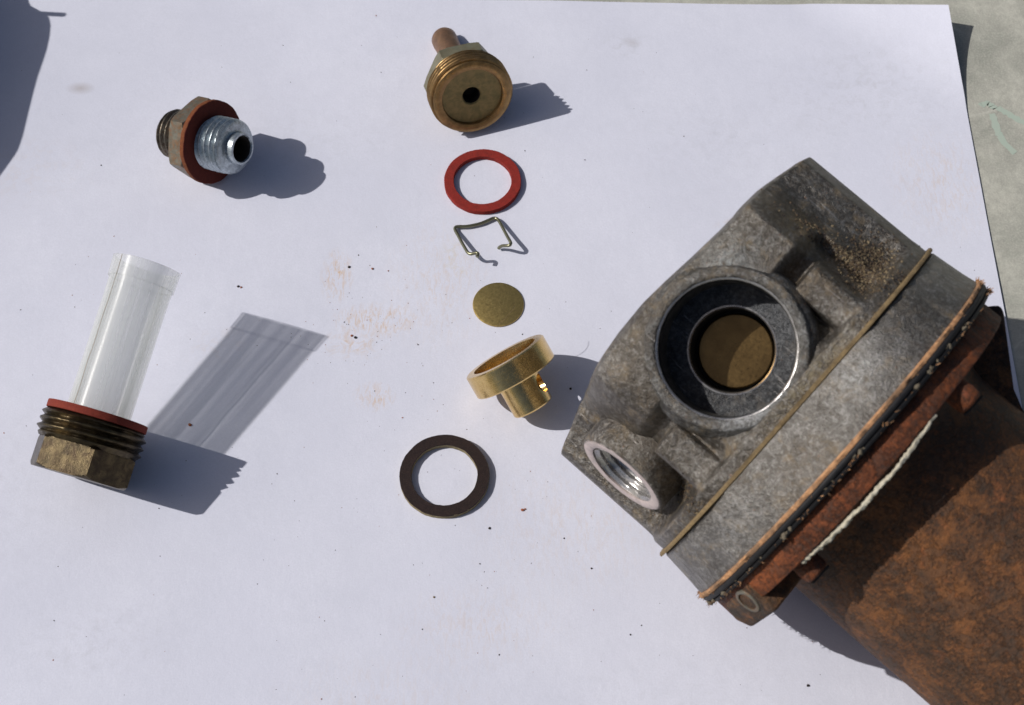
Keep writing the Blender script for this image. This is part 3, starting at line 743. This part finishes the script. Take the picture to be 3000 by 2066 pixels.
# coil housing: plate, lugs, long rusty cylinder
lathe('housing_plate', [(30, -2.9), (43.9, -2.9), (44.2, -3.2), (44.3, -7.9), (44.0, -8.3), (33.5, -8.7), (30, -8.7)], 'rust_plate', pump, 360,
      lambda th, r, z: r+(.28*N(math.cos(th)*r, math.sin(th)*r, z, s=5)+.12*N(math.cos(th)*r, math.sin(th)*r, z, s=1.2) if r > 40 else 0), Matrix.Translation((0, .7, 0)) @ AX.to_4x4(), 45)
lathe('coil_housing', [(34.5, -8.4), (32.6, -9.4), (31.5, -11.5), (31.0, -14), (31.0, -30), (31.0, -50), (31.0, -66), (31.0, -78.5), (30.5, -79.3), (28, -79.6), (.01, -79.6)], 'rust', pump, 256,
      lambda th, r, z: r+(.10*N(math.cos(th)*r, math.sin(th)*r, z, s=6) if r > 20 else 0), AX, 45, closed=False)
def solid(name, poly, ext, mat, fr, bev=.6, seg=2):
    """prism: poly (x, y) extruded to z in ext, bevelled, in frame fr"""
    bm = bmesh.new(); n = len(poly)
    lo = [bm.verts.new((x, y, ext[0])) for x, y in poly]; hi = [bm.verts.new((x, y, ext[1])) for x, y in poly]
    bm.faces.new(lo[::-1]); bm.faces.new(hi)
    for i in range(n): bm.faces.new((lo[i], lo[(i+1) % n], hi[(i+1) % n], hi[i]))
    bmesh.ops.bevel(bm, geom=bm.edges[:], offset=bev, segments=seg, affect='EDGES', profile=.6)
    bmesh.ops.subdivide_edges(bm, edges=bm.edges[:], cuts=0)
    vs = [fr @ v.co for v in bm.verts]; bm.verts.index_update(); fs = [tuple(v.index for v in f.verts) for f in bm.faces]; bm.free()
    return finish(name, vs, fs, mat, pump, 35)
MAT['rust_dark'] = mat_rust('dark_rusty_steel', .85, False)
solid('gusset', [(-4.6, -28), (-4.6, -43.4), (-6.4, -45.2), (-8.0, -44.6), (-11.8, -41.0), (-20.0, -32.6), (-27.0, -30.6), (-27, -26)], (-15, 13), 'rust_dark', Matrix.Translation((0, 0, -9)), .8, 3)
def build_lug():
    ax = Vector((0, .81, .585)).normalized(); x = Vector((1, 0, 0)); y = ax.cross(x)
    fr = Matrix((x, y, ax)).transposed().to_4x4(); fr.translation = Vector((-7.4, 0, 0))+ax*45.0
    solid('earth_lug', [(-4.8, -5), (-4.4, 9.0), (-1.0, 11.5), (3.0, 10), (3.6, -5)], (-20, 0), 'rust_dark', fr, 1.2, 3)
    fr2 = fr @ Matrix.Translation((.6, 0, 0))
    lathe('earth_terminal', [(2.1, -3), (2.2, .25), (2.6, .35), (2.95, .2), (3.1, -.3), (3.1, -3)], 'hexs', pump, 64, None, fr2, 40)
    lathe('terminal_hole', [(.01, -1.6), (2.3, -1.6), (2.3, -2.2), (.01, -2.2)], 'straw', pump, 48, None, fr2, 40, closed=False)
    pts = []
    for k in range(14): pts.append((-8.5+random.gauss(0, 2.0), 40.2+random.gauss(0, .4), 16.5+random.gauss(0, 1.0), *(random.uniform(.4, 1.0) for _ in range(3)), 0))
    blobs('sealant_lump', pts, ['lump'], pump, 'stuff', 2)
MAT['lump'] = simple('blue_grey_sealant', (.30, .33, .37), .6, 0, .4, (1.2, (.5, .52, .56)), (.5, .2))
build_lug()
# screw ends behind the plate
def screw(q, n, r, x0, x1):
    def rf(th, rr, z): return rr*(1+.06*N(math.cos(th)*3+q, math.sin(th)*3, z, s=1.5)) if rr > .5 else rr
    o = lathe('screw_end', [(.01, x0), (r, x0), (r*1.02, (x0+x1)/2), (r, x1+.8), (r*.85, x1+.2), (r*.5, x1), (.01, x1)], 'rust_plate', pump, 48, rf,
              Matrix.Translation((0, q, n)) @ AX.to_4x4(), 50, closed=False)
    sl = solid('slot', [(-.45, -r*.9), (.45, -r*.9), (.45, r*.9), (-.45, r*.9)], (0, .5), 'hole', Matrix.Translation((x1-.06, q, n)) @ Matrix.Rotation(R(-90), 4, 'Y'), .05, 1)
    sl.parent = o
for q, n in ((-24.5, 31.5), (21.5, 32.5), (0, -39), (39.4, -14), (-39.4, -14)): screw(q, n, 2.9, -8.3, -13.2)
# white sealant bead along the back edge of the plate
pts = []
for k in range(27):
    th = R(61+(115-61)*k/26); r = 43.3+.4*N(k, 0, 0, s=2.5); pts.append((-8.6-.9*math.sin(math.pi*k/26)+.35*N(k, 5, 0, s=2), r*math.cos(th), r*math.sin(th)))
tube('sealant_bead', pts, .45, 'white', pump, 12, lambda t, th: (1+.75*N(t*60, math.cos(th), math.sin(th), s=1.1))*(1.35-.55*t), 6)
# grit caught in the casting's corners
def hit(pts_n, cx, cy, sx, sy, r0, r1, name):
    me = body.data; from mathutils.bvhtree import BVHTree
    bvh = BVHTree.FromPolygons([v.co/S for v in me.vertices], [tuple(p.vertices) for p in me.polygons])
    out = []
    for k in range(pts_n):
        x = random.gauss(cx, sx); y = random.gauss(cy, sy); h = bvh.ray_cast(Vector((x, y, 70)), Vector((0, 0, -1)))
        if h[0] is None: continue
        r = r0+(r1-r0)*random.random()**2.2*1.3; out.append((x, y, h[0].z+r*.2, r*random.uniform(.8, 1.6), r*random.uniform(.6, 1), r*random.uniform(.3, .7), random.choice([0, 0, 1, 2])))
    blobs(name, out, ['sand', 'sand2', 'black'], pump, 'stuff', 1)
hit(2400, 20.5, -33.0, 3.0, 2.6, .05, .24, 'grit'); hit(260, 31, -31, 6, 1.3, .12, .3, 'grit'); hit(350, 20, 28.5, 4, 1.5, .1, .3, 'grit')

# ------------------------------------------------------------------ loose dirt on the paper
def dirt():
    pts = []
    def add(x, y, r, mi, e=1.): pts.append((x, y, pz(x, y)+r*.3, r*e, r, r*.6, mi))
    for k in range(330):
        x = random.uniform(-150, 130); y = random.uniform(-110, 118)
        if y > 40 and random.random() < .6: continue
        add(x, y, random.choice([.06, .08, .10, .15])*random.uniform(.7, 1.2), random.choice([0, 0, 0, 1]), random.uniform(1, 1.8))
    for k in range(70):
        x = random.gauss(-40, 9); y = random.gauss(10, 9); add(x, y, random.uniform(.05, .14), random.choice([0, 1, 1, 2]))
    for k in range(60):
        add(random.gauss(-15, 26), random.gauss(-40, 26), random.uniform(.05, .13), random.choice([0, 0, 1]))
    for x, y, r, mi in [(-74.7, 20.5, .5, 0), (-73.9, 20.2, .4, 1), (-44.8, 27, .55, 0), (-38.4, 26.5, .45, 1), (-42, 4.7, .6, 0), (-43, 5.2, .45, 1), (-83.5, -21.5, .65, 1),
                        (2.6, -45.4, .6, 1), (3.3, -45.1, .35, 1), (-5.6, -50.4, .5, 0), (70, -90.6, .5, 0), (-19, -68.5, .4, 2), (19.6, -61, .35, 0), (32, -19, .45, 0), (15.4, -11, .5, 0),
                        (-34, 25.8, .3, 1), (-117.7, 61.6, .3, 0), (13, -53, .3, 0), (28.5, -78, .3, 0)]:
        add(x, y, r*.78, mi)
    blobs('dirt_specks', pts, ['black', 'orange', 'sand2'], None, 'stuff', 1)
    o = bpy.data.objects['dirt_specks']; o['label'] = 'fine black and rusty crumbs scattered over the white paper'; o['category'] = 'dirt'
dirt()

# ------------------------------------------------------------------ unseen blocker added left of the frame, shaped to cast the top left shadow
def build_shadow_caster():
    e = [(55.9, 145.7), (66.4, 141.3), (71.9, 140.5), (93.8, 139.4), (103.7, 138.3), (109.2, 138.2), (113.7, 138.6), (116.7, 139.6), (119.2, 142.2), (121, 146.0), (124, 147.6), (140, 150), (160, 152)]
    x0 = -196.; vs = []; fs = []; cot = 1/math.tan(SUN_EL); nprof = 17
    Y = np.linspace(38, 165, 80)
    for y in Y:
        if y < 55.9: xe = -150-(55.9-y)*1.4
        else: xe = -np.interp(y, [p[0] for p in e], [p[1] for p in e])
        def reach(h_): return max(17*math.cos(math.pi*k/60)+h_*math.sin(math.pi*k/60)**.55*cot for k in range(31))
        lo, hi = 0., 80.
        for _ in range(30):
            mid = (lo+hi)/2
            if reach(mid) < xe-x0: lo = mid
            else: hi = mid
        hh = lo; y2 = y+hh*cot*math.sin(SUN_AZ)
        for k in range(nprof):
            t = math.pi*k/(nprof-1); vs.append((x0+17*math.cos(t), y2, max(0, hh*math.sin(t)**.55)-.9))
    m = len(Y)
    for j in range(m-1):
        for k in range(nprof-1): fs.append((j*nprof+k, j*nprof+k+1, (j+1)*nprof+k+1, (j+1)*nprof+k))
        fs.append((j*nprof, (j+1)*nprof, (j+1)*nprof+nprof-1, j*nprof+nprof-1))
    fs.append(tuple(range(nprof))); fs.append(tuple((m-1)*nprof+k for k in range(nprof)))
    t = thing('shadow_caster', 'dark unseen shape with a thin tip, added left of the paper to cast a shadow', 'blocker')
    finish('caster_body', vs, fs, 'blocker', t, 50)
    h = (-136.3+190)/cot
    tube('caster_tip', [(-192, 120.5, h-14), (-190.5, 119.5, h-6), (-190, 119.0, h)], .85, 'blocker', t, 10)  # thin rod added to cast the small spur of the shadow
build_shadow_caster()
